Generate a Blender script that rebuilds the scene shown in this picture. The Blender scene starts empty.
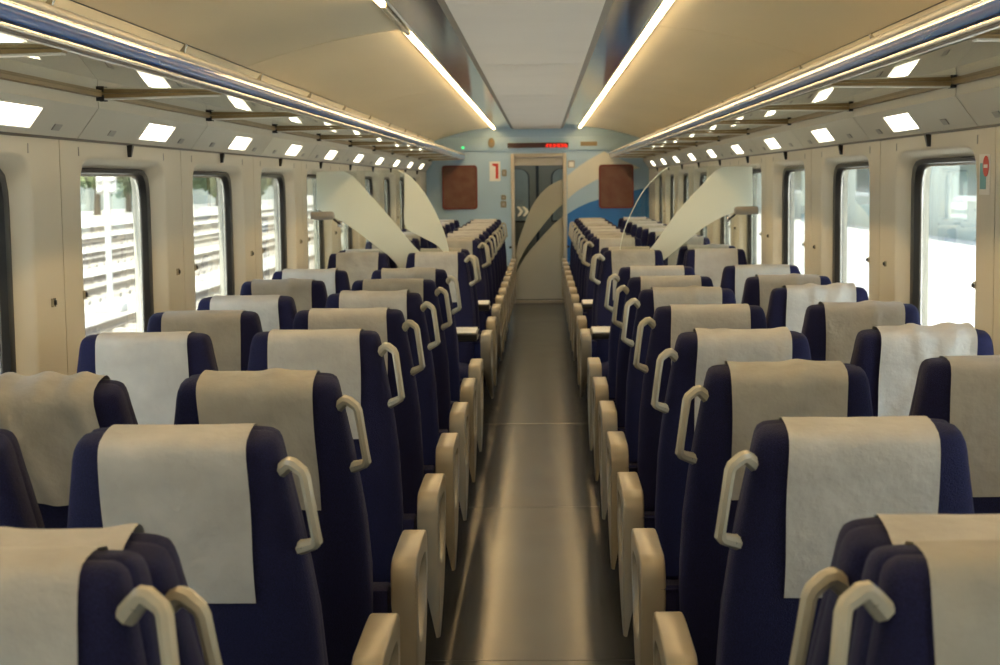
import bpy, bmesh, math, random
import numpy as np
from mathutils import Matrix, Vector

# ------------------------------------------------------------------ camera, world, sun, exposure
S = bpy.context.scene
COL = S.collection
F = 1600.0
CAM = np.array([0.052, 0.0, 1.54])
PITCH, YAW, ROLL = math.radians(5.362), math.radians(-1.5516), math.radians(-0.7385)
def cam_axes():
    cy, sy, cp, sp = math.cos(YAW), math.sin(YAW), math.cos(PITCH), math.sin(PITCH)
    fw = np.array([sy*cp, cy*cp, -sp]); r = np.array([cy, -sy, 0.0]); u = np.cross(r, fw)
    c, s = math.cos(ROLL), math.sin(ROLL)
    return c*r+s*u, -s*r+c*u, fw
CR, CU, CF = cam_axes()
cam = bpy.data.objects.new('camera', bpy.data.cameras.new('camera'))
COL.objects.link(cam)
cam.matrix_world = Matrix(((CR[0], CU[0], -CF[0], CAM[0]), (CR[1], CU[1], -CF[1], CAM[1]),
                           (CR[2], CU[2], -CF[2], CAM[2]), (0, 0, 0, 1)))
cam.data.sensor_fit = 'HORIZONTAL'; cam.data.sensor_width = 36.0; cam.data.lens = F/1000*36.0
cam.data.clip_start = 0.05; cam.data.clip_end = 800
cam.data.dof.use_dof = True; cam.data.dof.focus_distance = 4.6; cam.data.dof.aperture_fstop = 9.0
S.camera = cam

W = bpy.data.worlds.new('sky'); S.world = W; W.use_nodes = True
wn = W.node_tree.nodes; wl = W.node_tree.links
sky = wn.new('ShaderNodeTexSky'); sky.sky_type = 'NISHITA'; sky.sun_disc = False
sky.sun_elevation = math.radians(62); sky.sun_rotation = math.radians(172); sky.air_density = 1.4; sky.dust_density = 3.0
wn['Background'].inputs['Strength'].default_value = 0.75
wl.new(sky.outputs[0], wn['Background'].inputs['Color'])
sun = bpy.data.objects.new('sun', bpy.data.lights.new('sun', 'SUN')); COL.objects.link(sun)
sun.data.energy = 14.0; sun.data.angle = math.radians(0.6); sun.data.color = (1.0, 0.96, 0.88)
sun.rotation_euler = (math.radians(28), 0, math.radians(-8))
S.view_settings.view_transform = 'Standard'; S.view_settings.look = 'None'
S.view_settings.gamma = 1.0; S.view_settings.exposure = 0.30; S.view_settings.use_curve_mapping = False

LAMP_STRIP = 26.0      # ceiling fluorescent tubes
LAMP_READ = 6.0       # lit panels in the coves
D_END = 20.36
Y_REAR = -1.71
BAY = 1.64
BAY0 = 4.85
NB0, NB1 = -4, 8      # window bays
CO = 0.18              # cove and rack joints lag the wall joints
XW = 1.41             # wall plane

def px(x, y, Y):
    """photo pixel -> point on the plane at depth Y (used for the end wall prints)"""
    d = CF*F + CR*(x-500.0) + CU*(332.5-y)
    t = (Y-CAM[1])/d[1]
    p = CAM + d*t
    return float(p[0]), float(p[2])

# ------------------------------------------------------------------ materials
MATS = {}
def mat(name, col, rough=0.5, metal=0.0, noise=0.0, nscale=8.0, bump=0.0, bscale=60.0, spec=0.5, coat=0.0,
        stretch=(1, 1, 1), sheen=0.0, col2=None):
    if name in MATS: return MATS[name]
    m = bpy.data.materials.new(name); m.use_nodes = True
    nt = m.node_tree; N = nt.nodes; L = nt.links; b = N['Principled BSDF']
    b.inputs['Base Color'].default_value = (*col, 1); b.inputs['Roughness'].default_value = rough
    b.inputs['Metallic'].default_value = metal; b.inputs['Specular IOR Level'].default_value = spec
    b.inputs['Coat Weight'].default_value = coat; b.inputs['Coat Roughness'].default_value = 0.05
    b.inputs['Sheen Weight'].default_value = sheen
    tc = N.new('ShaderNodeTexCoord'); mp = N.new('ShaderNodeMapping'); mp.inputs['Scale'].default_value = stretch
    L.new(tc.outputs['Object'], mp.inputs['Vector'])
    if noise > 0 or col2:
        n = N.new('ShaderNodeTexNoise'); n.inputs['Scale'].default_value = nscale; n.inputs['Detail'].default_value = 5
        L.new(mp.outputs[0], n.inputs['Vector'])
        mx = N.new('ShaderNodeMix'); mx.data_type = 'RGBA'
        c2 = col2 if col2 else tuple(c*(1-noise) for c in col)
        mx.inputs['A'].default_value = (*c2, 1); mx.inputs['B'].default_value = (*[min(1, c*(1+noise*0.4)) for c in col], 1)
        cr = N.new('ShaderNodeMapRange'); cr.inputs['From Min'].default_value = 0.3; cr.inputs['From Max'].default_value = 0.7
        L.new(n.outputs['Fac'], cr.inputs['Value']); L.new(cr.outputs[0], mx.inputs['Factor'])
        L.new(mx.outputs['Result'], b.inputs['Base Color'])
    if bump > 0:
        n2 = N.new('ShaderNodeTexNoise'); n2.inputs['Scale'].default_value = bscale; n2.inputs['Detail'].default_value = 3
        L.new(mp.outputs[0], n2.inputs['Vector'])
        bp = N.new('ShaderNodeBump'); bp.inputs['Strength'].default_value = bump; bp.inputs['Distance'].default_value = 0.004
        L.new(n2.outputs['Fac'], bp.inputs['Height']); L.new(bp.outputs[0], b.inputs['Normal'])
    MATS[name] = m; return m

def emit(name, col, strength):
    m = bpy.data.materials.new(name); m.use_nodes = True
    N = m.node_tree.nodes; b = N['Principled BSDF']
    b.inputs['Base Color'].default_value = (*[0.5*c for c in col], 1)
    b.inputs['Emission Color'].default_value = (*col, 1); b.inputs['Emission Strength'].default_value = strength
    MATS[name] = m; return m

def glass(name, tint, f0=0.04, rough=0.0, haze=0.0, hazecol=(0.8, 0.85, 0.8)):
    """thin pane: straight transmission with a tint plus a mirror reflection that grows towards grazing angles"""
    m = bpy.data.materials.new(name); m.use_nodes = True
    nt = m.node_tree; N = nt.nodes; L = nt.links; N.clear()
    out = N.new('ShaderNodeOutputMaterial'); tr = N.new('ShaderNodeBsdfTransparent'); gl = N.new('ShaderNodeBsdfGlossy')
    tr.inputs['Color'].default_value = (*tint, 1); gl.inputs['Roughness'].default_value = rough
    gl.inputs['Color'].default_value = (0.95, 0.97, 0.95, 1)
    lw = N.new('ShaderNodeLayerWeight'); lw.inputs['Blend'].default_value = 0.5
    pw = N.new('ShaderNodeMath'); pw.operation = 'POWER'; pw.inputs[1].default_value = 5.0
    ma = N.new('ShaderNodeMath'); ma.operation = 'MULTIPLY_ADD'; ma.inputs[1].default_value = 1-f0; ma.inputs[2].default_value = f0
    L.new(lw.outputs['Facing'], pw.inputs[0]); L.new(pw.outputs[0], ma.inputs[0])
    mx = N.new('ShaderNodeMixShader'); L.new(ma.outputs[0], mx.inputs['Fac'])
    base = tr
    if haze > 0:
        df = N.new('ShaderNodeBsdfDiffuse'); df.inputs['Color'].default_value = (*hazecol, 1)
        tl = N.new('ShaderNodeBsdfTranslucent'); tl.inputs['Color'].default_value = (*hazecol, 1)
        hm = N.new('ShaderNodeMixShader'); hm.inputs['Fac'].default_value = 0.45
        L.new(df.outputs[0], hm.inputs[1]); L.new(tl.outputs[0], hm.inputs[2])
        m2 = N.new('ShaderNodeMixShader'); m2.inputs['Fac'].default_value = haze
        L.new(tr.outputs[0], m2.inputs[1]); L.new(hm.outputs[0], m2.inputs[2]); base = m2
    L.new(base.outputs[0], mx.inputs[1]); L.new(gl.outputs[0], mx.inputs[2]); L.new(mx.outputs[0], out.inputs['Surface'])
    MATS[name] = m; return m

def fabric(name, c1, c2, scale=700.0, sheen=0.4):
    m = mat(name, c1, 0.85, bump=0.6, bscale=420, noise=0.35, nscale=scale, sheen=sheen, spec=0.2, col2=c2)
    return m

M_NAVY = fabric('navy_fabric', (0.011, 0.012, 0.055), (0.004, 0.0045, 0.020), 520, 0.03)
M_NAVY2 = fabric('navy_seat_fabric', (0.012, 0.013, 0.06), (0.005, 0.006, 0.025), 300, 0.03)
M_CLOTH = mat('nonwoven_cloth', (0.41, 0.40, 0.375), 0.85, noise=0.15, nscale=11, bump=0.9, bscale=38, spec=0.15)
M_CLOTH2 = mat('nonwoven_cloth_greyer', (0.345, 0.33, 0.295), 0.85, noise=0.18, nscale=9, bump=0.95, bscale=32, spec=0.15)
M_PLAST = mat('beige_grey_plastic', (0.255, 0.22, 0.16), 0.34, noise=0.06, nscale=14, bump=0.03, bscale=150)
M_HANDLE = mat('handle_plastic', (0.37, 0.34, 0.27), 0.25, noise=0.05, nscale=20)
M_DARKM = mat('dark_metal', (0.03, 0.03, 0.035), 0.45, 0.3, noise=0.2)
M_BLACK = mat('black_rubber', (0.012, 0.012, 0.013), 0.35, noise=0.2)
M_WALL = mat('cream_wall_laminate', (0.57, 0.535, 0.445), 0.42, noise=0.03, nscale=3, bump=0.02, bscale=90)
M_COVE = mat('cove_laminate', (0.62, 0.60, 0.52), 0.40, noise=0.03, nscale=3)
M_CEILSIDE = mat('curved_ceiling_laminate', (0.84, 0.76, 0.58), 0.40, noise=0.06, nscale=1.6, stretch=(1.5, 0.35, 1.5))
M_CEILMID = mat('centre_ceiling_laminate', (0.84, 0.79, 0.73), 0.6, noise=0.03, nscale=2)
M_CEILEDGE = mat('ceiling_edge_grey', (0.26, 0.24, 0.21), 0.5, noise=0.05)
M_GLOSS = mat('polished_panel', (0.74, 0.72, 0.69), 0.10, 0.92, noise=0.08, nscale=2, bump=0.10, bscale=3.5, stretch=(2.0, 1.0, 1.0))
M_STEEL = mat('satin_aluminium', (0.62, 0.61, 0.60), 0.20, 0.9, noise=0.05, nscale=4, stretch=(4, 0.2, 4))
M_BLUE = mat('glossy_blue_profile', (0.010, 0.055, 0.24), 0.12, 0.0, spec=0.22, noise=0.1, nscale=5, stretch=(6, 0.15, 6), coat=0.0)
M_TOPRAIL = mat('top_rail_grey', (0.20, 0.20, 0.19), 0.45, 0.0, noise=0.05, nscale=4, stretch=(4, 0.2, 4))
M_BRONZE = mat('bronze_beam', (0.30, 0.21, 0.095), 0.42, 0.2, noise=0.1, nscale=6)
M_RACKWHITE = mat('rack_pale_flange', (0.72, 0.70, 0.62), 0.35, noise=0.04)
M_ENDBLUE = mat('pale_blue_wall', (0.36, 0.52, 0.68), 0.45, noise=0.03, nscale=3)
M_CREAMBAND = mat('cream_print', (0.62, 0.62, 0.55), 0.45, noise=0.02)
M_SKYBAND = mat('light_blue_print', (0.32, 0.52, 0.74), 0.45, noise=0.02)
M_DEEPBLUE = mat('deep_blue_print', (0.015, 0.15, 0.46), 0.4, noise=0.05)
M_DOORFR = mat('door_frame_grey', (0.42, 0.39, 0.33), 0.4, 0.2, noise=0.05)
M_MAROON = mat('maroon_board', (0.105, 0.030, 0.016), 0.35, noise=0.45, nscale=9, col2=(0.16, 0.075, 0.04))
M_MAROONFR = mat('maroon_frame', (0.15, 0.022, 0.014), 0.35, noise=0.1)
M_WHITE = mat('white_plastic', (0.75, 0.74, 0.70), 0.4, noise=0.03)
M_RED = mat('red_print', (0.55, 0.04, 0.02), 0.45, noise=0.05)
M_TEAL = mat('teal_print', (0.10, 0.36, 0.42), 0.45, noise=0.05)
M_GREY = mat('grey_plastic', (0.35, 0.34, 0.32), 0.35, noise=0.05)
M_SILVER = mat('chrome_catch', (0.55, 0.52, 0.45), 0.25, 0.9, noise=0.05)
M_VEST = mat('vestibule_panel', (0.26, 0.25, 0.20), 0.4, noise=0.05)
M_TABLE = mat('table_top_white', (0.70, 0.69, 0.64), 0.3, noise=0.03)
M_LED_DARK = mat('led_window', (0.045, 0.008, 0.008), 0.15, noise=0.1)
M_LED = emit('led_red', (1.0, 0.02, 0.008), 0.9)
M_LEDG = emit('led_green', (0.05, 1.0, 0.25), 1.6)
M_TUBE = emit('warm_tube', (1.0, 0.70, 0.34), LAMP_STRIP)
M_TUBEOFF = mat('unlit_tube', (0.55, 0.47, 0.33), 0.35, noise=0.05)
M_READ = emit('cove_light', (1.0, 0.90, 0.70), LAMP_READ)
M_VFILL = emit('added_vestibule_light', (1.0, 0.92, 0.78), 3.0)  # glow of the added vestibule fill light
M_PANE = glass('window_pane', (0.86, 0.89, 0.86), 0.05)
M_SHELF = glass('rack_glass', (0.50, 0.50, 0.44), 0.07, 0.015)
M_CLEAR = glass('partition_glass', (0.93, 0.95, 0.93), 0.04)
M_FROST = glass('frosted_film', (0.9, 0.95, 0.9), 0.03, 0.3, haze=0.80, hazecol=(0.86, 0.87, 0.82))
M_DFROST = glass('door_frosted_film', (0.9, 0.92, 0.88), 0.03, 0.3, haze=0.85, hazecol=(0.55, 0.53, 0.44))
M_GEDGE = mat('glass_edge', (0.72, 0.80, 0.76), 0.15, noise=0.02)
M_BALLAST = mat('ballast', (0.50, 0.47, 0.41), 0.9, noise=0.5, nscale=1.2, bump=0.8, bscale=8)
M_PAVE = mat('platform_paving', (0.62, 0.61, 0.58), 0.8, noise=0.1, nscale=1.5)
M_RAIL = mat('rusty_rail', (0.24, 0.19, 0.14), 0.5, 0.2, noise=0.3)
M_SLEEPER = mat('sleeper', (0.42, 0.38, 0.33), 0.8, noise=0.3)
M_LEAF = mat('leaf_green', (0.09, 0.16, 0.05), 0.7, noise=0.5, nscale=1.5)
M_LEAF2 = mat('leaf_olive', (0.14, 0.17, 0.07), 0.7, noise=0.5, nscale=1.2)
M_BARK = mat('bark', (0.12, 0.085, 0.055), 0.9, noise=0.4)
M_MAST = mat('galvanised_mast', (0.60, 0.60, 0.58), 0.5, 0.3, noise=0.1)
M_BUILD = mat('pale_render', (0.48, 0.50, 0.44), 0.8, noise=0.12, nscale=0.7)
M_BGLASS = mat('dark_building_glass', (0.10, 0.15, 0.16), 0.1, 0.2, noise=0.1)
M_ROOFSH = mat('outer_skin', (0.25, 0.26, 0.28), 0.5, noise=0.1)

def floor_mat():
    m = bpy.data.materials.new('speckled_dark_floor'); m.use_nodes = True
    nt = m.node_tree; N = nt.nodes; L = nt.links; b = N['Principled BSDF']
    tc = N.new('ShaderNodeTexCoord')
    n = N.new('ShaderNodeTexNoise'); n.inputs['Scale'].default_value = 260; n.inputs['Detail'].default_value = 2
    L.new(tc.outputs['Object'], n.inputs['Vector'])
    r = N.new('ShaderNodeValToRGB'); r.color_ramp.elements[0].position = 0.35; r.color_ramp.elements[0].color = (0.007, 0.009, 0.011, 1)
    r.color_ramp.elements[1].position = 0.72; r.color_ramp.elements[1].color = (0.032, 0.033, 0.031, 1)
    L.new(n.outputs['Fac'], r.inputs[0]); L.new(r.outputs[0], b.inputs['Base Color'])
    n2 = N.new('ShaderNodeTexNoise'); n2.inputs['Scale'].default_value = 3.0; n2.inputs['Detail'].default_value = 6
    L.new(tc.outputs['Object'], n2.inputs['Vector'])
    mr = N.new('ShaderNodeMapRange'); mr.inputs['To Min'].default_value = 0.21; mr.inputs['To Max'].default_value = 0.29
    L.new(n2.outputs['Fac'], mr.inputs['Value']); L.new(mr.outputs[0], b.inputs['Roughness'])
    n3 = N.new('ShaderNodeTexNoise'); n3.inputs['Scale'].default_value = 120
    L.new(tc.outputs['Object'], n3.inputs['Vector'])
    bp = N.new('ShaderNodeBump'); bp.inputs['Strength'].default_value = 0.10; bp.inputs['Distance'].default_value = 0.002
    L.new(n3.outputs['Fac'], bp.inputs['Height']); L.new(bp.outputs[0], b.inputs['Normal'])
    b.inputs['Specular IOR Level'].default_value = 0.42
    return m
M_FLOOR = floor_mat()

# ------------------------------------------------------------------ mesh helpers
class MB:
    def __init__(s): s.v = []; s.f = []
    def box(s, x0, x1, y0, y1, z0, z1, c=0.0):
        if c <= 0:
            o = len(s.v)
            s.v += [(x, y, z) for x in (x0, x1) for y in (y0, y1) for z in (z0, z1)]
            s.f += [tuple(o+i for i in q) for q in ((0, 1, 3, 2), (4, 6, 7, 5), (0, 4, 5, 1), (2, 3, 7, 6), (0, 2, 6, 4), (1, 5, 7, 3))]
        else:
            bm = bmesh.new(); bmesh.ops.create_cube(bm, size=1.0)
            for v in bm.verts: v.co = ((x0+x1)/2+v.co.x*(x1-x0), (y0+y1)/2+v.co.y*(y1-y0), (z0+z1)/2+v.co.z*(z1-z0))
            bmesh.ops.bevel(bm, geom=bm.edges[:], offset=c, segments=2, profile=0.5, affect='EDGES')
            s.frombm(bm)
        return s
    def frombm(s, bm):
        o = len(s.v); bm.verts.index_update()
        s.v += [tuple(v.co) for v in bm.verts]; s.f += [tuple(o+v.index for v in f.verts) for f in bm.faces]; bm.free(); return s
    def rings(s, rings, cap0=True, cap1=True, closed=True):
        o = len(s.v); n = len(rings[0])
        for r in rings: s.v += [tuple(p) for p in r]
        for i in range(len(rings)-1):
            for j in range(n if closed else n-1):
                a = o+i*n+j; b = o+i*n+(j+1) % n
                s.f.append((a, b, b+n, a+n))
        if closed and cap0: s.f.append(tuple(o+j for j in range(n))[::-1])
        if closed and cap1: s.f.append(tuple(o+(len(rings)-1)*n+j for j in range(n)))
        return s
    def prism(s, poly, axis, a, b):
        """poly of 2D points extruded along axis from a to b: axis x -> (y,z), y -> (x,z), z -> (x,y)"""
        mk = {'x': lambda p, t: (t, p[0], p[1]), 'y': lambda p, t: (p[0], t, p[1]), 'z': lambda p, t: (p[0], p[1], t)}[axis]
        return s.rings([[mk(p, a) for p in poly], [mk(p, b) for p in poly]])
    def tube(s, pts, r, n=8, caps=True):
        pts = [Vector(p) for p in pts]; rr = r if isinstance(r, (list, tuple)) else [r]*len(pts); rings = []
        up = None
        for i, p in enumerate(pts):
            t = (pts[min(i+1, len(pts)-1)]-pts[max(i-1, 0)]).normalized()
            if up is None: up = Vector((0, 0, 1)) if abs(t.z) < 0.9 else Vector((0, 1, 0))
            a = t.cross(up).normalized(); b = a.cross(t).normalized(); up = b
            rings.append([p+rr[i]*(math.cos(2*math.pi*k/n)*a+math.sin(2*math.pi*k/n)*b) for k in range(n)])
        return s.rings(rings, caps, caps)
    def mesh(s, name, m, smooth=35):
        me = bpy.data.meshes.new(name); me.from_pydata(s.v, [], s.f)
        bm = bmesh.new(); bm.from_mesh(me); bmesh.ops.recalc_face_normals(bm, faces=bm.faces[:]); bm.to_mesh(me); bm.free()
        if smooth:
            me.polygons.foreach_set('use_smooth', [True]*len(me.polygons))
            try: me.set_sharp_from_angle(angle=math.radians(smooth))
            except Exception: pass
        me.materials.append(m); return me
    def obj(s, name, m, parent=None, loc=(0, 0, 0), smooth=35):
        return link(name, s.mesh(name, m, smooth), parent, loc)

def link(name, me, parent=None, loc=(0, 0, 0)):
    o = bpy.data.objects.new(name, me); COL.objects.link(o); o.location = loc
    if parent is not None: o.parent = parent
    return o
def thing(name, label, cat, loc=(0, 0, 0), rz=0.0, group=None):
    o = bpy.data.objects.new(name, None); COL.objects.link(o); o.location = loc; o.rotation_euler = (0, 0, rz)
    o.empty_display_size = 0.1
    return tag(o, label, cat, group)
def tag(o, label, cat, group=None):
    o['label'] = label; o['category'] = cat
    if group: o['group'] = group
    return o
def struct(o, label=None, cat=None):
    o['kind'] = 'structure'
    if label: o['label'] = label
    if cat: o['category'] = cat
    return o
def sempty(name, label, cat):
    o = bpy.data.objects.new(name, None); COL.objects.link(o); return struct(o, label, cat)
ORD = ['first', 'second', 'third', 'fourth', 'fifth', 'sixth', 'seventh', 'eighth', 'ninth', 'tenth', 'eleventh', 'twelfth',
       'thirteenth', 'fourteenth', 'fifteenth', 'sixteenth', 'seventeenth', 'eighteenth', 'nineteenth', 'twentieth', 'twenty-first', 'twenty-second']
SIDE = {-1: 'left', 1: 'right'}

# ------------------------------------------------------------------ floor
flo = MB().box(-XW, XW, Y_REAR, 22.4, -0.06, 0.0).obj('floor', M_FLOOR); struct(flo, 'dark speckled glossy floor of the carriage aisle', 'floor')
for y in (2.6, 5.05, 7.5, 12.6, 15.1, 17.6):
    MB().box(-0.62, 0.62, y-0.002, y+0.002, 0.0, 0.0006).obj('seam', M_BLACK, flo)
MB().box(-0.50, 0.50, 10.11, 10.14, 0.0, 0.0015).obj('threshold_strip', M_SILVER, flo)

# ------------------------------------------------------------------ side walls
def se(t, a, b, n=13.0):
    c, s_ = math.cos(t), math.sin(t); r = (abs(c/a)**n+abs(s_/b)**n)**(-1/n); return r*c, r*s_
WA, WB = 0.59, 0.53           # half size of the window recess at the wall face
WYC, WZC = 5.64-BAY0, 1.112    # centre inside a bay, height
ZT = 1.69                      # cove foot
def wall_panel_mesh(sgn):
    mb = MB(); g = 0.0035
    y0, y1, z0, z1 = g-WYC, BAY-g-WYC, -WZC, ZT-WZC
    th = sorted([2*math.pi*(k+0.5)/96 for k in range(96)]+[math.atan2(z, y) % (2*math.pi) for y in (y0, y1) for z in (z0, z1)])
    outer = []
    for t in th:
        c, s_ = math.cos(t), math.sin(t); k = 1e9
        if c > 1e-9: k = min(k, y1/c)
        if c < -1e-9: k = min(k, y0/c)
        if s_ > 1e-9: k = min(k, z1/s_)
        if s_ < -1e-9: k = min(k, z0/s_)
        outer.append((k*c, k*s_))
    def ring(a, b, x): return [(sgn*x, WYC+p[0], WZC+p[1]) for p in (se(t, a, b) for t in th)]
    R = [[(sgn*(XW+0.03), WYC+p[0], WZC+p[1]) for p in outer], [(sgn*XW, WYC+p[0], WZC+p[1]) for p in outer],
         ring(WA, WB, XW), ring(WA-0.010, WB-0.006, XW+0.002), ring(WA-0.020, WB-0.012, XW+0.008),
         ring(WA-0.055, WB-0.030, XW+0.050), ring(WA-0.062, WB-0.035, XW+0.056), ring(WA-0.062, WB-0.035, XW+0.12)]
    mb.rings(R, False, False); return mb.mesh('wall_panel', M_WALL, 30)
GA, GB = WA-0.063, WB-0.036
def ring_mesh(name, sgn, secs, m):
    th = [2*math.pi*(k+0.5)/96 for k in range(96)]
    mb = MB(); R = [[(sgn*x, p[0], p[1]) for p in (se(t, a, b, 13) for t in th)] for a, b, x in secs]
    mb.rings(R+[R[0]], False, False); return mb.mesh(name, m, 40)
def pane_mesh(name, sgn, a, b, x0, x1, m):
    th = [2*math.pi*(k+0.5)/72 for k in range(72)]
    mb = MB(); mb.rings([[(sgn*x, p[0], p[1]) for p in (se(t, a, b, 13) for t in th)] for x in (x0, x1)]); return mb.mesh(name, m, 30)

wn_i = 0
for sgn in (-1, 1):
    sd = SIDE[sgn]
    wall = sempty('wall_'+sd, 'cream %s side wall of the carriage with recessed windows' % sd, 'wall')
    pm = wall_panel_mesh(sgn)
    cove_me = MB()
    # slanted cove panel with a rectangular light opening
    cx0, cz0, cx1, cz1 = 1.335, 1.788, 1.406, 1.693
    def cp(u, y): return (sgn*(cx0+(cx1-cx0)*u), y, cz0+(cz1-cz0)*u)
    g = 0.004; ly0, ly1, u0, u1 = 5.74-BAY0-CO, 6.15-BAY0-CO, 0.22, 0.80
    o = [cp(0, g), cp(0, BAY-g), cp(1, BAY-g), cp(1, g)]; i_ = [cp(u0, ly0), cp(u0, ly1), cp(u1, ly1), cp(u1, ly0)]
    bk = [(p[0]+sgn*0.016, p[1], p[2]+0.012) for p in i_]
    cove_me.rings([[(p[0]+sgn*0.008, p[1], p[2]+0.006) for p in o], o, i_, bk], False, False)
    cm = cove_me.mesh('cove_panel', M_COVE, 0)
    um = MB().prism([(sgn*1.335, 1.788), (sgn*1.337, 1.838), (sgn*1.36, 1.838), (sgn*1.36, 1.782)], 'y', g, BAY-g).mesh('upper_panel', M_WALL, 0)
    lm = MB(); lm.rings([[(p[0]+sgn*0.0055, p[1], p[2]+0.0042) for p in i_], [(p[0]+sgn*0.0145, p[1], p[2]+0.011) for p in i_]])
    lme = lm.mesh('reading_light', M_READ, 0)
    fr = MB()
    fo = [cp(u0-0.03, ly0-0.006), cp(u0-0.03, ly1+0.006), cp(u1+0.03, ly1+0.006), cp(u1+0.03, ly0-0.006)]
    up = lambda P, k: [(p[0]-sgn*0.0066*k, p[1], p[2]-0.0049*k) for p in P]
    fr.rings([fo, up(fo, 0.35), up(i_, 0.35), i_], False, False)
    frm = fr.mesh('bezel', M_WHITE, 0)
    hook = MB().rings([[(sgn*(XW-0.0), -0.014, 1.688), (sgn*(XW-0.0), 0.014, 1.688), (sgn*(XW-0.02), 0.014, 1.688), (sgn*(XW-0.02), -0.014, 1.688)],
                       [(sgn*(XW-0.0), -0.006, 1.645), (sgn*(XW-0.0), 0.006, 1.645), (sgn*(XW-0.012), 0.006, 1.645), (sgn*(XW-0.012), -0.006, 1.645)]]).mesh('blind_guide', M_BLACK, 0)
    slot = MB().box(sgn*(XW-0.002), sgn*XW, -0.004, 0.004, 1.640, 1.668).mesh('slot', M_GREY, 0)
    catch = MB().box(sgn*(XW-0.007), sgn*XW, -0.010, 0.010, 1.189, 1.211, 0.002).mesh('catch', M_SILVER)
    knob = MB().box(sgn*(XW-0.013), sgn*(XW-0.007), -0.004, 0.004, 1.194, 1.206, 0.001).mesh('catch_pin', M_BLACK)
    plate = MB(); pc = [cp(0.62, -0.035), cp(0.62, 0.035), cp(0.80, 0.035), cp(0.80, -0.035)]
    plate.rings([pc, up(pc, 0.4)]); platem = plate.mesh('number_plate', M_GREY, 0)
    gask = ring_mesh('gasket', sgn, [(GA, GB, XW+0.052), (GA-0.010, GB-0.005, XW+0.048), (GA-0.038, GB-0.016, XW+0.054), (GA-0.048, GB-0.022, XW+0.082), (GA, GB, XW+0.10)], M_BLACK)
    bead = ring_mesh('glazing_bead', sgn, [(GA-0.046, GB-0.021, XW+0.074), (GA-0.058, GB-0.028, XW+0.078), (GA-0.058, GB-0.028, XW+0.084), (GA-0.046, GB-0.021, XW+0.084)], M_STEEL)
    pane = pane_mesh('pane', sgn, GA-0.045, GB-0.02, XW+0.084, XW+0.090, M_PANE)
    for n in range(NB0, NB1+1):
        y = BAY0+BAY*n
        link('wall_panel', pm, wall, (0, y, 0))
        link('cove_panel', cm, wall, (0, y+CO, 0)); link('upper_panel', um, wall, (0, y+CO, 0))
        link('blind_guide', hook, wall, (0, y+WYC+0.02, 0))
        for dy in (0.20, 1.34): link('slot', slot, wall, (0, y+dy, 0))
        for dy in (-0.13, 0.20):
            c = link('catch', catch, wall, (0, y+dy, 0)); link('catch_pin', knob, c)
        for dy in (0.33, 1.36): link('number_plate', platem, wall, (0, y+CO+dy, 0))
        wn_i += 1
        w = sempty('window_%d' % wn_i, '%s wall window with black rubber gasket, %s' % (sd, 'behind the camera' if y < 1.5 else ORD[n-(-2)]+' from the camera'), 'window')
        w.location = (0, y+WYC, WZC)
        link('gasket', gask, w); link('glazing_bead', bead, w); link('pane', pane, w)
        if y+BAY > 1.2:
            k = n-(-2)
            rl = thing('reading_light', 'lit white cove light on the %s wall, %s from the camera' % (sd, ORD[k]), 'light', (0, y+CO, 0), 0, 'cove lights')
            link('diffuser', lme, rl); link('bezel', frm, rl)
    ye = BAY0+BAY*(NB1+1)
    MB().box(sgn*XW, sgn*(XW+0.03), ye+0.004, D_END, 0, ZT).obj('end_panel', M_WALL, wall)
    MB().rings([[cp(0, ye+CO), cp(1, ye+CO), (sgn*1.45, ye+CO, 1.80)], [cp(0, D_END), cp(1, D_END), (sgn*1.45, D_END, 1.80)]]).obj('cove_end_panel', M_COVE, wall, smooth=0)
    MB().prism([(sgn*1.335, 1.788), (sgn*1.337, 1.838), (sgn*1.36, 1.838), (sgn*1.36, 1.782)], 'y', ye+CO, D_END).obj('upper_end_panel', M_WALL, wall, smooth=0)
    # dark joint behind the panels, skirting
    MB().box(sgn*(XW+0.012), sgn*(XW+0.03), Y_REAR, D_END, 0, 0.60).obj('backing_board', M_BLACK, wall)
    MB().box(sgn*(XW-0.006), sgn*(XW+0.006), Y_REAR, D_END, 1.686, 1.694).obj('cove_joint', M_BLACK, wall)
    MB().prism([(sgn*1.362, 1.80), (sgn*1.43, 1.705), (sgn*1.55, 1.705), (sgn*1.55, 1.80)], 'y', Y_REAR, 22.4).obj('cove_backing', M_BLACK, wall, smooth=0)
    b = MB().box(sgn*(XW-0.10), sgn*(XW-0.001), Y_REAR, D_END-0.01, 0.002, 0.16, 0.01).obj('baseboard_'+sd, M_GREY)
    struct(b, 'grey heating duct skirting along the %s wall' % sd, 'baseboard')
# pillar fillers so no daylight leaks between panels
for sgn in (-1, 1):
    par = bpy.data.objects['wall_'+SIDE[sgn]]
    for n in range(NB0, NB1+2):
        y = BAY0+BAY*n
        MB().box(sgn*(XW+0.031), sgn*(XW+0.10), y-0.27, y+0.23, 0, 1.72).obj('pillar', M_BLACK, par)

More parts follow.
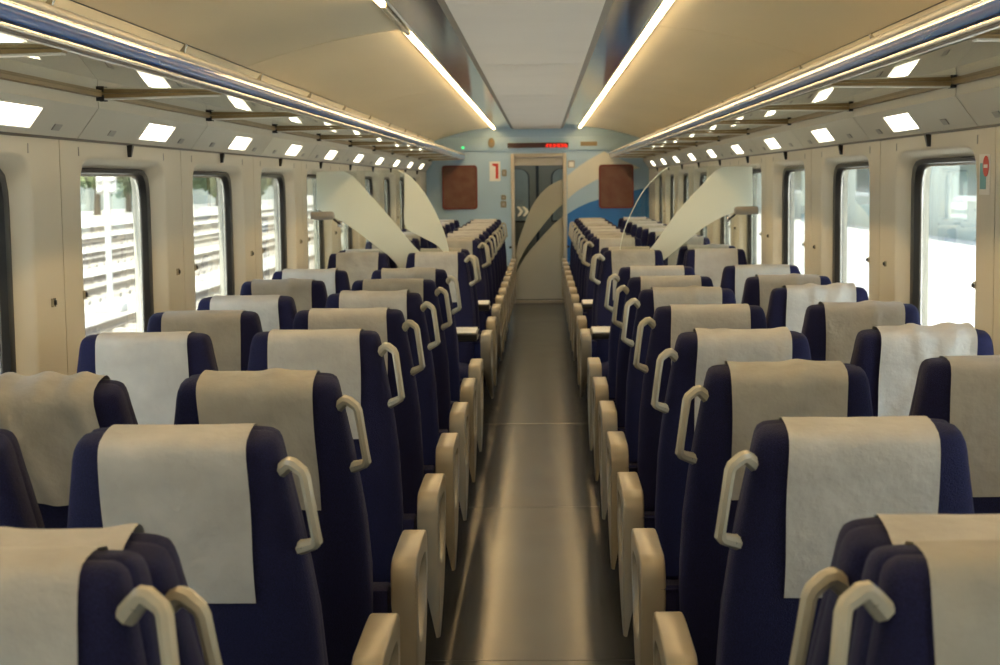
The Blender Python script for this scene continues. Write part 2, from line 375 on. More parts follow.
# ------------------------------------------------------------------ ceiling
ceil = sempty('ceiling', 'vaulted carriage ceiling with warm curved side panels and pale centre strip', 'ceiling')
ZC = 2.205
mid_seams = [Y_REAR, -0.2, 2.95, 6.07, 9.19, 12.4, 15.6, 18.85, D_END]
for a, b in zip(mid_seams[:-1], mid_seams[1:]):
    MB().prism([(-0.296, ZC), (0.296, ZC), (0.296, ZC+0.02), (-0.296, ZC+0.02)], 'y', a+0.004, b-0.004).obj('centre_panel', M_CEILMID, ceil, smooth=0)
for sgn in (-1, 1):
    for a, b in zip(mid_seams[:-1], mid_seams[1:]):
        MB().prism([(sgn*0.296, ZC+0.001), (sgn*0.332, ZC+0.014), (sgn*0.332, ZC+0.03), (sgn*0.296, ZC+0.03)], 'y', a+0.002, b-0.002).obj('edge_strip', M_CEILEDGE, ceil, smooth=0)
    sm = [Y_REAR, -0.2, 2.92, 7.3, 11.75, 16.2, D_END]
    for a, b in zip(sm[:-1], sm[1:]):
        MB().prism([(sgn*0.332, ZC+0.014), (sgn*0.508, ZC+0.004), (sgn*0.508, ZC+0.02), (sgn*0.332, ZC+0.03)], 'y', a+0.002, b-0.002).obj('polished_panel', M_GLOSS, ceil, smooth=0)
        prof = [(0.566, 2.228), (0.65, 2.222), (0.75, 2.210), (0.85, 2.193), (0.95, 2.172), (1.05, 2.147), (1.15, 2.119), (1.22, 2.097), (1.285, 2.075)]
        back = [(x+0.004, z+0.012) for x, z in prof][::-1]
        MB().prism([(sgn*x, z) for x, z in prof+back], 'y', a+0.005, b-0.005).obj('curved_panel', M_CEILSIDE, ceil, smooth=60)
    MB().prism([(sgn*0.506, ZC+0.002), (sgn*0.512, ZC-0.004), (sgn*0.516, ZC+0.004), (sgn*0.516, ZC+0.05), (sgn*0.559, ZC+0.05), (sgn*0.559, ZC+0.012), (sgn*0.563, ZC+0.010), (sgn*0.567, ZC+0.012), (sgn*0.572, ZC+0.03),
                (sgn*0.572, ZC+0.06), (sgn*0.506, ZC+0.06)], 'y', Y_REAR, D_END).obj('lamp_channel', M_RACKWHITE, ceil, smooth=0)
    bn = [(1.287, 2.072), (1.322, 2.03), (1.350, 1.96), (1.356, 1.88), (1.352, 1.839), (1.375, 1.839), (1.39, 1.9), (1.39, 1.98), (1.34, 2.08)]
    MB().prism([(sgn*x, z) for x, z in bn], 'y', Y_REAR, D_END).obj('upper_band', M_CEILSIDE, ceil, smooth=60)
    for n in range(-1, 9):
        y = 6.08+1.64*n
        MB().rings([[(sgn*1.28, y-0.012, 2.072), (sgn*1.28, y+0.012, 2.072), (sgn*1.29, y+0.012, 2.082), (sgn*1.29, y-0.012, 2.082)],
                    [(sgn*1.300, y-0.006, 2.012), (sgn*1.300, y+0.006, 2.012), (sgn*1.325, y+0.006, 2.012), (sgn*1.325, y-0.006, 2.012)]]).obj('clip', M_SILVER, ceil, smooth=0)
# roof above the panels keeps the daylight out
MB().box(-1.55, 1.55, Y_REAR-0.05, 22.45, 2.30, 2.36).obj('roof_sheet', M_ROOFSH, ceil)
for sgn in (-1, 1):
    MB().box(sgn*1.50, sgn*1.55, Y_REAR-0.05, 22.45, 1.70, 2.30).obj('roof_side', M_ROOFSH, ceil)
    tb = MB().prism([(sgn*0.527, ZC+0.002), (sgn*0.531, ZC-0.004), (sgn*0.545, ZC-0.005), (sgn*0.551, ZC+0.001), (sgn*0.551, ZC+0.025), (sgn*0.527, ZC+0.025)], 'y', 0.014, 1.161)
    tm = tb.mesh('ceiling_tube', M_TUBE, 40)
    tmo = tb.mesh('ceiling_tube_off', M_TUBEOFF, 40)
    k = 0
    for n in range(-6, 12):
        y = 7.27+1.175*n
        if y < Y_REAR or y+1.17 > D_END: continue
        off = (sgn == -1 and n == -1)
        lab = ('unlit warm ceiling tube, the dark gap in the left ceiling strip' if off else
               'warm lit ceiling tube in the %s ceiling strip, %s from the camera' % (SIDE[sgn], ORD[k]))
        t = tag(link('ceiling_tube', tmo if off else tm, None, (0, y, 0)), lab, 'lamp', 'ceiling tubes')
        if y > 0.0: k += 1

# ------------------------------------------------------------------ luggage racks
for sgn in (-1, 1):
    sd = SIDE[sgn]
    rk = thing('luggage_rack', 'overhead luggage rack with glass shelf and blue front profile above the %s windows' % sd, 'luggage rack', (0, 0, 1.83), 0, 'luggage racks')
    Z0 = 1.83
    def P(pts): return [(sgn*x, z-Z0) for x, z in pts]
    def arc(cx, cz, r, a0, a1, n): return [(cx+r*math.cos(math.radians(a0+(a1-a0)*i/n)), cz+r*math.sin(math.radians(a0+(a1-a0)*i/n))) for i in range(n+1)]
    YA, YB = Y_REAR+0.02, D_END-0.02
    MB().prism(P(arc(0.930, 1.889, 0.017, -20, 200, 10)+[(0.922, 1.876), (0.945, 1.876)]), 'y', YA, YB).obj('top_rail', M_TOPRAIL, rk, smooth=50)
    MB().prism(P(arc(0.916, 1.8785, 0.0042, 0, 330, 10)), 'y', YA, YB).obj('highlight_bead', M_STEEL, rk, smooth=50)  # bead added to catch a thin highlight line along the rail
    MB().prism(P(arc(0.955, 1.864, 0.046, 163, 205, 8)+[(0.940, 1.845), (0.940, 1.878)]), 'y', YA, YB).obj('blue_profile', M_BLUE, rk, smooth=50)
    MB().prism(P(arc(0.931, 1.836, 0.013, 120, 340, 10)+[(0.955, 1.832), (0.955, 1.842), (0.93, 1.849)]), 'y', YA, YB).obj('lower_rail', M_STEEL, rk, smooth=50)
    MB().prism(P([(1.318, 1.822), (1.334, 1.820), (1.334, 1.836), (1.318, 1.836)]), 'y', YA, YB).obj('wall_beam', M_BRONZE, rk, smooth=0)
    MB().prism(P([(1.298, 1.8385), (1.316, 1.8385), (1.316, 1.845), (1.298, 1.845)]), 'y', YA, YB).obj('glass_trim', M_BRONZE, rk, smooth=0)
    brm = MB().prism(P([(0.95, 1.824), (1.317, 1.818), (1.317, 1.831), (0.95, 1.831)]), 'y', -0.019, 0.019).mesh('bracket', M_BRONZE, 0)
    brw = MB().prism(P([(0.955, 1.8235), (1.325, 1.8175), (1.325, 1.813), (0.955, 1.820)]), 'y', -0.015, 0.023).mesh('flange', M_RACKWHITE, 0)
    bb = MB().box(sgn*1.314, sgn*1.333, -0.020, 0.020, 1.812-Z0, 1.824-Z0, 0.003).mesh('bracket_foot', M_DARKM)
    shm = MB().box(sgn*0.942, sgn*1.317, 0.004, BAY-0.004, 1.832-Z0, 1.838-Z0).mesh('shelf_pane', M_SHELF, 0)
    for n in range(NB0+1, NB1+2):
        y = BAY0+CO+BAY*n
        br = link('bracket', brm, rk, (0, y, 0)); link('flange', brw, br); link('bracket_foot', bb, br)
        if y+BAY < D_END: link('shelf_pane', shm, rk, (0, y, 0))
    MB().box(sgn*0.942, sgn*1.317, BAY0+CO+BAY*(NB1+1)+0.004, D_END-0.02, 0.002, 0.008).obj('shelf_pane', M_SHELF, rk, smooth=0)

# ------------------------------------------------------------------ end wall with its door, vestibule
def pp(pts, Y=D_END): return [px(x, y, Y) for x, y in pts]
we = sempty('wall_end', 'pale blue end wall with printed blue and cream sweep and a door', 'wall')
dl, _ = px(511.5, 230, D_END); dr, _ = px(567.0, 230, D_END); _, dtop = px(540, 153.5, D_END)
fl, fr_ = dl+0.045, dr-0.045; ftop = dtop-0.05
for a, b, z0, z1 in ((-1.50, dl, 0, 2.30), (dr, 1.50, 0, 2.30), (dl, dr, dtop, 2.30)):
    MB().box(a, b, D_END, D_END+0.05, z0, z1).obj('wall_board', M_ENDBLUE, we)
# rounded header step under the ceiling
MB().box(-1.30, 1.30, D_END-0.03, D_END, px(540, 150.5, D_END)[1], 2.10, 0.008).obj('header_board', M_ENDBLUE, we)
def flat(name, pts, m, parent, Y, th=0.004):
    return MB().prism(pp(pts, Y), 'y', Y-th, Y).obj(name, m, parent, smooth=0)
def sweep(f0, f1, n=14): # fill between two polylines given as functions of t
    return [f0(i/n) for i in range(n+1)]+[f1(1-i/n) for i in range(n+1)]
def curve(P):
    def g(t):
        k = len(P)-1; x = t*k; i = min(int(x), k-1); u = x-i
        p0, p1, p2, p3 = P[max(i-1, 0)], P[i], P[i+1], P[min(i+2, k)]
        return tuple(0.5*((2*p1[j])+(-p0[j]+p2[j])*u+(2*p0[j]-5*p1[j]+4*p2[j]-p3[j])*u*u+(-p0[j]+3*p1[j]-3*p2[j]+p3[j])*u**3) for j in (0, 1))
    return g
flat('printed_cream_band', sweep(curve([(567.4, 176), (578, 167), (590, 159), (604, 151.5)]), curve([(567.4, 199.5), (576, 192), (588, 184.5), (604, 177), (640, 168)])), M_CREAMBAND, we, D_END-0.001)
flat('printed_deep_blue', sweep(curve([(567.4, 214), (578, 207.5), (592, 201.5), (610, 196.5), (632, 191), (650, 187)]), curve([(567.4, 262), (650, 262)])), M_DEEPBLUE, we, D_END-0.001)
# door frame
d1 = sempty('door_1', 'sliding glass end door with frosted sweep and pale double chevron', 'door')
dfr = MB()
for a, b in ((dl, fl), (fr_, dr)): dfr.box(a, b, D_END-0.035, D_END+0.06, 0, dtop, 0.006)
dfr.box(fl-0.001, fr_+0.001, D_END-0.035, D_END+0.06, ftop, dtop, 0.006); dfr.obj('door_frame', M_DOORFR, d1)
MB().box(fl, fr_, D_END-0.03, D_END+0.06, 0, 0.035, 0.004).obj('sill', M_PLAST, d1)
YD = D_END+0.02
MB().box(fl, fr_, YD, YD+0.008, 0.035, ftop-0.002).obj('glass_leaf', M_CLEAR, d1)
MB().box(fl, fr_, YD-0.004, YD+0.014, ftop-0.10, ftop-0.001, 0.003).obj('top_rail', M_DOORFR, d1)
lo, hi = 514.2, 564.2
B1 = curve([(hi, 178.5), (554, 183), (543, 191), (531, 208), (521, 234), (lo+.4, 256)])
B2 = curve([(hi, 203), (556, 210), (548, 219), (534, 237), (524, 251), (lo+.4, 272)])
B3 = curve([(hi, 215.5), (556, 222), (547, 231), (531, 249), (522, 262), (lo+.4, 276)])
def sweep_door(name, pts): return MB().prism([(min(max(x, fl+0.004), fr_-0.004), max(z, 0.05)) for x, z in pp(pts, YD)], 'y', YD-0.002, YD-0.0005).obj(name, M_DFROST, d1, smooth=0)
sweep_door('frosted_band', sweep(B1, B2)); sweep_door('frosted_lower_area', sweep(B3, curve([(hi, 302), (lo, 302)])))
for dx in (0, 5.6):
    flat('chevron', [(516.6+dx, 206.6), (519.2+dx, 206.6), (523.2+dx, 211.4), (519.6+dx, 216.2), (517+dx, 216.2), (520.2+dx, 211.4)], M_CREAMBAND, d1, YD-0.003, 0.003)
MB().box(dl-0.03, dl, D_END-0.02, D_END, 0.70, 0.73, 0.003).obj('door_stop', M_BLACK, d1)
MB().box(dr, dr+0.03, D_END-0.02, D_END, 0.70, 0.73, 0.003).obj('door_stop', M_BLACK, d1)
# vestibule
wv = sempty('wall_vestibule', 'olive grey vestibule panelling behind the glass end door', 'wall')
MB().box(-1.0, -0.95, D_END+0.05, 22.4, 0, 2.3).obj('side_panel', M_VEST, wv); MB().box(0.95, 1.0, D_END+0.05, 22.4, 0, 2.3).obj('side_panel', M_VEST, wv)
MB().box(-0.95, 0.95, 22.1, 22.15, 0, 2.3).obj('rear_panel', M_VEST, wv); MB().box(-0.95, 0.95, D_END+0.05, 22.1, 2.12, 2.16).obj('top_panel', M_VEST, wv)
YV = 22.06
pd = sempty('door_2', 'far gangway double door with round-topped windows in the vestibule', 'door')
_xm = px(537.5, 200, YV)[0]
for a, b in ((510, 536.6), (538.6, 570)):
    xa, xb = px(a, 200, YV)[0], px(b, 200, YV)[0]
    MB().box(xa, xb, YV, YV+0.03, 0.02, px(540, 163, YV)[1], 0.006).obj('leaf', M_VEST, pd)
    cx = (px(503, 0, YV)[0]+px(527.5, 0, YV)[0])/2 if a == 510 else (px(549, 0, YV)[0]+px(574, 0, YV)[0])/2
    hw = abs(px(527.5, 0, YV)[0]-px(503, 0, YV)[0])/2; zt = px(0, 168, YV)[1]+0.0; zb = px(540, 222, YV)[1]; zt = px(540, 168.5, YV)[1]
    arch = [(cx-hw, zb), (cx+hw, zb)]+[(cx+hw*math.copysign(abs(math.cos(t))**0.8, math.cos(t)), zt-hw*0.75+hw*0.75*math.sin(t)) for t in [math.pi*i/14 for i in range(15)]]
    wv_ = MB().prism(arch, 'y', YV-0.012, YV-0.001).obj('window_seal', M_BLACK, pd, smooth=0)
    arch2 = [(cx+(x-cx)*0.88, zb+(z-zb)*0.965+0.02) for x, z in arch]
    MB().prism(arch2, 'y', YV-0.016, YV-0.012).obj('window_pane', mat('painted_bright_glass', (0.45, 0.52, 0.52), 0.15, noise=0.2, nscale=4), pd, smooth=0)  # pale blue colour stands in for light coming through the pane
MB().box(_xm-0.02, _xm+0.02, YV-0.02, YV+0.0, 0.02, px(540, 160, YV)[1]).obj('centre_seal', M_BLACK, pd)
tag(MB().box(-0.3, 0.3, 21.1, 21.5, 2.09, 2.118, 0.004).obj('added_vestibule_light', M_VFILL), 'added fill light inside the vestibule behind the glass door', 'lamp')  # light added to brighten the vestibule, no known fitting there

# items on the end wall
def rrect(x0, y0, x1, y1, r, Y, n=5):
    a = px(x0, y1, Y); b = px(x1, y0, Y); r = r/78.6; P = []
    for cx, cz, t0 in ((b[0]-r, b[1]-r, 0), (a[0]+r, b[1]-r, 90), (a[0]+r, a[1]+r, 180), (b[0]-r, a[1]+r, 270)):
        P += [(cx+r*math.cos(math.radians(t0+90*i/n)), cz+r*math.sin(math.radians(t0+90*i/n))) for i in range(n+1)]
    return P
for nm, x0, y0, x1, y1, lb in (('left', 442.6, 165.2, 477.2, 209.6, 'left'), ('right', 599.0, 164.2, 633.4, 208.4, 'right')):
    t = thing('wall_board', 'rounded maroon board with red rim, %s of the end door' % lb, 'board', (0, D_END, 0), 0, 'maroon boards')
    o = rrect(x0, y0, x1, y1, 3.2, D_END); i = rrect(x0+1.6, y0+1.6, x1-1.6, y1-1.6, 2.4, D_END)
    MB().rings([[(x, -0.001, z) for x, z in o], [(x, -0.03, z) for x, z in o], [(x, -0.03, z) for x, z in i], [(x, -0.018, z) for x, z in i]], True, False).obj('rim', M_MAROONFR, t, smooth=0)
    MB().prism(i, 'y', -0.019, -0.012).obj('sheet', M_MAROON, t, smooth=0)
t = thing('led_display', 'long dark red LED message display above the end door', 'display', (0, D_END-0.03, 0))
MB().prism(rrect(507.5, 142.4, 568.3, 148.2, 0.6, D_END), 'y', -0.030, -0.001).obj('casing', M_LED_DARK, t, smooth=0)
leds = MB(); random.seed(4)
a = px(546, 147.2, D_END); b = px(567.6, 144.2, D_END)
for i in range(30):
    for j in range(4):
        if (i % 5 == 4) or random.random() < 0.18: continue
        x = a[0]+(b[0]-a[0])*i/29; z = a[1]+(b[1]-a[1])*j/3
        leds.box(x-0.0042, x+0.0042, -0.0325, -0.030, z-0.006, z+0.006)
lo_ = leds.obj('lit_letters', M_LED, t, smooth=0); lo_['kind'] = 'stuff'
t = thing('alarm_sign', 'small white sign with a red mark left of the end door', 'sign', (0, D_END, 0))
MB().prism(rrect(489.6, 161.5, 500.2, 181.2, 0.4, D_END), 'y', -0.008, -0.001).obj('plate', M_WHITE, t, smooth=0)
q = pp([(492.3, 163.6), (498.3, 163.6), (498.3, 178.6), (495.6, 178.6), (495.6, 166.6), (492.3, 165.6)])
MB().prism(q, 'y', -0.010, -0.008).obj('red_mark', M_RED, t, smooth=0)
for (x0, y0, x1, y1), lb in (((501.8, 169.5, 506.6, 176.2), 'small cream switch beside the white and red sign'), ((501.2, 195, 506, 200), 'upper of two cream buttons left of the end door'),
                             ((500.8, 201, 506.4, 207.6), 'lower of two cream buttons left of the end door')):
    t = thing('wall_switch', lb, 'switch', (0, D_END, 0))
    MB().prism(rrect(x0, y0, x1, y1, 1.0, D_END), 'y', -0.02, -0.001).obj('body', M_PLAST, t, smooth=0)
    MB().prism(rrect(x0+1.4, y0+1.6, x1-1.4, y1-1.6, 0.5, D_END), 'y', -0.026, -0.02).obj('button', M_GREY, t, smooth=0)
t = thing('notice', 'small grey framed notice right of the end door', 'sign', (0, D_END, 0))
MB().prism(rrect(567.8, 160.4, 574.8, 167.8, 0.4, D_END), 'y', -0.006, -0.001).obj('plate', M_GREY, t, smooth=0)
MB().prism(rrect(569.0, 162.0, 573.6, 166.8, 0.3, D_END), 'y', -0.008, -0.006).obj('sheet', M_WHITE, t, smooth=0)
t = thing('loudspeaker', 'small oval cream speaker above left of the end door', 'speaker', (0, D_END-0.03, 0))
c = px(491.5, 143, D_END); MB().prism([(c[0]+0.042*math.cos(k*math.pi/10), c[1]+0.062*math.sin(k*math.pi/10)) for k in range(20)], 'y', -0.03, -0.001).obj('housing', M_PLAST, t, smooth=0)
MB().prism([(c[0]+0.02*math.cos(k*math.pi/8), c[1]+0.02+0.02*math.sin(k*math.pi/8)) for k in range(16)], 'y', -0.036, -0.03).obj('grille', M_BRONZE, t, smooth=0)
c = px(463, 147.8, D_END); t = thing('indicator_lamp', 'tiny green indicator lamp high on the end wall', 'lamp', (c[0], D_END-0.03, c[1]))
MB().prism([(0.014*math.cos(k*math.pi/6), 0.014*math.sin(k*math.pi/6)) for k in range(12)], 'y', -0.012, -0.001).obj('lens', M_LEDG, t, smooth=0)
t = thing('vent_grille', 'narrow tan vent slot above right of the end door', 'vent', (0, D_END-0.03, 0))
MB().prism(rrect(580.5, 141.6, 597, 146.0, 0.6, D_END), 'y', -0.008, -0.001).obj('frame', M_BRONZE, t, smooth=0)
for k in range(3): MB().prism(rrect(581.5, 142.3+1.15*k, 596, 143.0+1.15*k, 0.1, D_END), 'y', -0.013, -0.008).obj('slat', M_PLAST, t, smooth=0)
# no smoking sticker on the right wall
t = thing('wall_sticker', 'white sticker with red disc and teal panel beside the right window', 'sticker', (XW, 4.965, 1.545))
MB().box(-0.0015, 0, -0.062, 0.058, -0.062, 0.062).obj('paper', M_WHITE, t)
MB().box(-0.0025, -0.0015, -0.02, 0.046, -0.045, 0.035).obj('teal_panel', M_TEAL, t)
MB().prism([(-0.022+0.032*math.cos(k*math.pi/12), 0.025+0.032*math.sin(k*math.pi/12)) for k in range(24)], 'x', -0.0035, -0.0025).obj('red_disc', M_RED, t, smooth=0)
MB().box(-0.0045, -0.0035, -0.042, -0.002, 0.020, 0.030).obj('white_bar', M_WHITE, t)

# rear wall behind the camera
wr = MB().box(-1.55, 1.55, Y_REAR-0.06, Y_REAR-0.005, 0, 2.30).obj('wall_rear', M_ENDBLUE); struct(wr, 'pale blue end wall behind the camera', 'wall')

# ------------------------------------------------------------------ seats
BL = 0.745      # back length from the pivot to the crest
PIV = 0.376
def sring(w, y, h, z, n=32, e=4.5):
    out = []
    for k in range(n):
        t = 2*math.pi*k/n; c, s_ = math.cos(t), math.sin(t)
        out.append((w*math.copysign(abs(c)**(2/e), c), y+h*math.copysign(abs(s_)**(2/e), s_), z))
    return out
def loft_back(name, prof, m):
    prof = [(z, w-0.008*min(1, max(0, (z-0.2)/0.3)), y, h) for z, w, y, h in prof]
    mb = MB(); mb.rings([sring(w, y, h, z) for z, w, y, h in prof]); return mb.mesh(name, m, 60)
shell_me = loft_back('backrest', [(-0.06, 0.20, -0.012, 0.030), (-0.045, 0.225, -0.014, 0.040), (0.05, 0.236, -0.015, 0.046), (0.20, 0.242, -0.016, 0.049), (0.38, 0.240, -0.016, 0.050),
    (0.48, 0.232, -0.016, 0.050), (0.56, 0.221, -0.016, 0.050), (0.63, 0.209, -0.015, 0.050), (0.680, 0.2005, -0.014, 0.049), (0.706, 0.1965, -0.013, 0.048), (0.722, 0.1925, -0.012, 0.046),
    (0.732, 0.188, -0.011, 0.043), (0.738, 0.182, -0.010, 0.037), (0.741, 0.174, -0.010, 0.028), (0.7425, 0.160, -0.010, 0.014)], M_NAVY)
cush_me = loft_back('back_cushion', [(-0.04, 0.205, 0.045, 0.03), (-0.02, 0.222, 0.048, 0.045), (0.10, 0.230, 0.055, 0.055), (0.22, 0.235, 0.056, 0.056), (0.36, 0.234, 0.046, 0.046),
    (0.46, 0.226, 0.040, 0.042), (0.55, 0.215, 0.039, 0.041), (0.62, 0.203, 0.039, 0.041), (0.67, 0.194, 0.038, 0.040), (0.698, 0.190, 0.037, 0.039), (0.714, 0.187, 0.035, 0.038),
    (0.725, 0.183, 0.033, 0.036), (0.732, 0.176, 0.031, 0.030), (0.736, 0.167, 0.029, 0.021), (0.737, 0.152, 0.028, 0.010)], M_NAVY)
def seat_cushion_mesh():
    mb = MB(); rings = []
    for y, w, zc, h in ((-0.05, 0.19, 0.375, 0.035), (-0.035, 0.215, 0.375, 0.055), (0.05, 0.232, 0.378, 0.062), (0.25, 0.235, 0.385, 0.066), (0.38, 0.235, 0.388, 0.066), (0.44, 0.230, 0.385, 0.060), (0.468, 0.215, 0.380, 0.048), (0.478, 0.19, 0.376, 0.030)):
        r = []
        for k in range(28):
            t = 2*math.pi*k/28; c, s_ = math.cos(t), math.sin(t)
            r.append((w*math.copysign(abs(c)**0.45, c), y, zc+h*math.copysign(abs(s_)**0.6, s_)))
        rings.append(r)
    mb.rings(rings); return mb.mesh('seat_cushion', M_NAVY2, 60)
scush_me = seat_cushion_mesh()
ped_me = MB().box(-0.17, 0.17, 0.02, 0.40, 0.26, 0.32, 0.01).box(-0.05, 0.05, 0.10, 0.32, 0.02, 0.262, 0.01).box(-0.16, 0.16, 0.06, 0.36, 0.0, 0.022, 0.004).mesh('pedestal', M_DARKM, 40)

def cloth_mesh(seed, m, drop=0.31, skew=0.0, crumple=0.0, wid=0.132, front=0.20):
    rnd = random.Random(seed)
    # path over the top: rear face -> crest -> front face, as (y, z)
    path = [(-0.0685, 0.742-drop+0.02), (-0.0685, 0.55), (-0.0680, 0.66), (-0.0668, 0.700), (-0.0642, 0.721), (-0.0575, 0.7350), (-0.044, 0.7430), (-0.012, 0.7455), (0.015, 0.7438), (0.040, 0.7400),
            (0.058, 0.7345), (0.070, 0.724), (0.0765, 0.705), (0.0810, 0.67), (0.0820, 0.62), (0.0825, 0.55), (0.086, 0.742-front-0.12)]
    pts = []
    for i in range(len(path)-1):
        n = max(2, int(math.dist(path[i], path[i+1])/0.012))
        for k in range(n): pts.append((path[i][0]+(path[i+1][0]-path[i][0])*k/n, path[i][1]+(path[i+1][1]-path[i][1])*k/n))
    pts.append(path[-1])
    NX = 24; rings = []
    ph = [rnd.uniform(0, 6.28) for _ in range(6)]
    for j, (y, z) in enumerate(pts):
        a = pts[max(j-1, 0)]; b = pts[min(j+1, len(pts)-1)]
        ty, tz = b[0]-a[0], b[1]-a[1]; L_ = math.hypot(ty, tz) or 1; ny, nz = -tz/L_, ty/L_
        row = []
        for i in range(NX+1):
            u = -1+2*i/NX
            x = u*wid*(1+0.012*math.sin(3*z*7+ph[0]))+skew*(z-0.7)*0.5
            s = z*9
            wv = 0.5+0.5*math.sin(u*2.2+s*0.9+ph[1])*math.sin(u*1.3-s*0.5+ph[2])
            wv2 = 0.5+0.5*math.sin(u*7+s*1.5+ph[3])*math.cos(u*4-s*2.2+ph[4])
            edge = 1.0
            d = 0.0006+0.0014*wv+0.0009*wv2
            if crumple:
                d += crumple*(0.006+0.010*max(0, math.sin(u*5+s*1.1+ph[5]))**3+0.012*max(0, math.sin(u*3.1-s*1.6+ph[2]))**4)
            tilt = skew*u*0.12*(1 if y < 0 and z < 0.70 else 0)*(0.70-z)
            row.append((x, y+ny*d, z+nz*d+tilt))
        rings.append(row)
    mb = MB(); mb.rings(rings, closed=False); me = mb.mesh('head_cover', m, 70)
    return me
CLOTHS = [cloth_mesh(1, M_CLOTH, 0.325), cloth_mesh(2, M_CLOTH2, 0.335, 0.03), cloth_mesh(3, M_CLOTH, 0.33, -0.03), cloth_mesh(4, M_CLOTH, 0.30, 0.05, 0.35), cloth_mesh(5, M_CLOTH2, 0.32, -0.04, 0.3)]
CLOTH_CRUMPLED = cloth_mesh(11, M_CLOTH2, 0.285, -0.35, 1.0, 0.140)
CLOTH_CREASED = cloth_mesh(14, M_CLOTH, 0.30, 0.05, 0.8)

def handle_mesh(sg, fy=1):
    base = [(0.182, -0.030, 0.678), (0.196, -0.042, 0.694), (0.206, -0.050, 0.704), (0.213, -0.054, 0.703), (0.230, -0.062, 0.692), (0.234, -0.065, 0.684),
            (0.240, -0.070, 0.64), (0.247, -0.070, 0.58), (0.249, -0.068, 0.560), (0.244, -0.062, 0.552), (0.228, -0.050, 0.542), (0.212, -0.038, 0.533)]
    rr = [0.0145, 0.0135, 0.0125, 0.0122, 0.0112, 0.0108, 0.0102, 0.0102, 0.0108, 0.0112, 0.0125, 0.0145]
    mb = MB(); mb.tube([(sg*x, y if fy > 0 else 0.03-y, z) for x, y, z in base], rr, 8); return mb.mesh('grab_handle', M_HANDLE, 38)
def screw_mesh(sg, x, y, z):
    mb = MB(); mb.rings([[(sg*x+0.0035*math.cos(k), y-t, z+0.0035*math.sin(k)) for k in [i*math.pi/4 for i in range(8)]] for t in (-0.004, 0.003)])
    return mb.mesh('screw', M_BLACK, 0)
SCREWS = ((0.196, -0.0495, 0.690), (0.220, -0.0545, 0.541))
def arm_mesh(sg, x0=0.268, x1=0.330):
    """closed-loop side arm: blade tapering to a foot behind, opening under the arm pad"""
    out = [(0.30, 0.634), (0.328, 0.630), (0.346, 0.616), (0.353, 0.590), (0.346, 0.53), (0.322, 0.455), (0.28, 0.385), (0.22, 0.32), (0.14, 0.265), (0.06, 0.225), (-0.01, 0.200), (-0.034, 0.205),
           (-0.038, 0.28), (-0.038, 0.42), (-0.038, 0.53), (-0.037, 0.580), (-0.030, 0.608), (-0.012, 0.626), (0.02, 0.634), (0.14, 0.636), (0.23, 0.637)]
    inn = [(0.25, 0.585), (0.275, 0.580), (0.29, 0.566), (0.293, 0.55), (0.285, 0.515), (0.268, 0.475), (0.24, 0.44), (0.20, 0.415), (0.15, 0.402), (0.10, 0.400), (0.06, 0.412), (0.035, 0.435),
           (0.025, 0.465), (0.022, 0.495), (0.025, 0.525), (0.035, 0.552), (0.05, 0.570), (0.07, 0.580), (0.10, 0.584), (0.16, 0.586), (0.21, 0.586)]
    def sc(P, k): 
        cy = sum(p[0] for p in P)/len(P); cz = sum(p[1] for p in P)/len(P)
        return [(p[0]+(cy-p[0])/max(1e-6, math.hypot(cy-p[0], cz-p[1]))*k, p[1]+(cz-p[1])/max(1e-6, math.hypot(cy-p[0], cz-p[1]))*k) for p in P]
    e = 0.006
    rings = [(sc(out, e), x0), (sc(out, e*0.3), x0+e*0.3), (out, x0+e), (out, x1-e), (sc(out, e*0.3), x1-e*0.3), (sc(out, e), x1), (sc(inn, -0.006), x1), (inn, x1-0.006), (inn, x0+0.006), (sc(inn, -0.006), x0), (sc(out, e), x0)]
    tp = lambda x, z: x+max(0.0, x1-0.010-x)*min(1.0, max(0.0, (0.46-z)/0.26))   # the foot thins out towards the aisle side
    mb = MB(); mb.rings([[(sg*tp(x, z), y, z) for y, z in P] for P, x in rings], False, False); return mb.mesh('armrest', M_PLAST, 45)
H_ME = {s: handle_mesh(s) for s in (-1, 1)}; HF_ME = {s: handle_mesh(s, -1) for s in (-1, 1)}; SC_ME = {s: [screw_mesh(s, *q) for q in SCREWS] for s in (-1, 1)}; A_ME = {s: arm_mesh(s) for s in (-1, 1)}

BLOCKER_ME = {q: MB().box(q*0.225, q*0.285, -0.03, 0.30, 0.30, 0.44, 0.008).box(q*0.20, q*0.275, -0.03, 0.06, 0.42, 0.56, 0.008).mesh('arm_light_blocker', M_NAVY2) for q in (-1, 1)}  # added to block lamp light falling between armrest and seat
# row table: (crest depth L-aisle, L-window, R-aisle, R-window), facing, nominal crest depth
ROWS = [
    ('toward', 1.83, None), ('away', 2.00, (1.967, 2.0, 2.0, 2.0)),
    ('away', 2.82, (2.83, 2.83, 2.84, 2.84)), ('away', 3.64, (3.65, 3.61, 3.69, 3.75)), ('away', 4.46, (4.64, 4.58, 4.51, 4.52)), ('away', 5.28, (5.40, 5.38, 5.40, 5.40)),
    ('away', 6.10, (6.22, 6.16, 6.27, 6.27)), ('away', 6.92, (7.05, 7.06, 7.05, 7.02)), ('away', 7.74, (7.88, 7.90, 8.0, 8.0)),
    ('toward', 9.98, None), ('away', 10.40, None), ('toward', 12.08, None)]
for k in range(8): ROWS.append(('away', 12.50+0.87*k, None))
XS = {(-1, 'aisle'): -0.605, (-1, 'window'): -1.096, (1, 'aisle'): 0.612, (1, 'window'): 1.124}
NOM = math.radians(14)
FARL = math.radians(9)
rnd = random.Random(7)
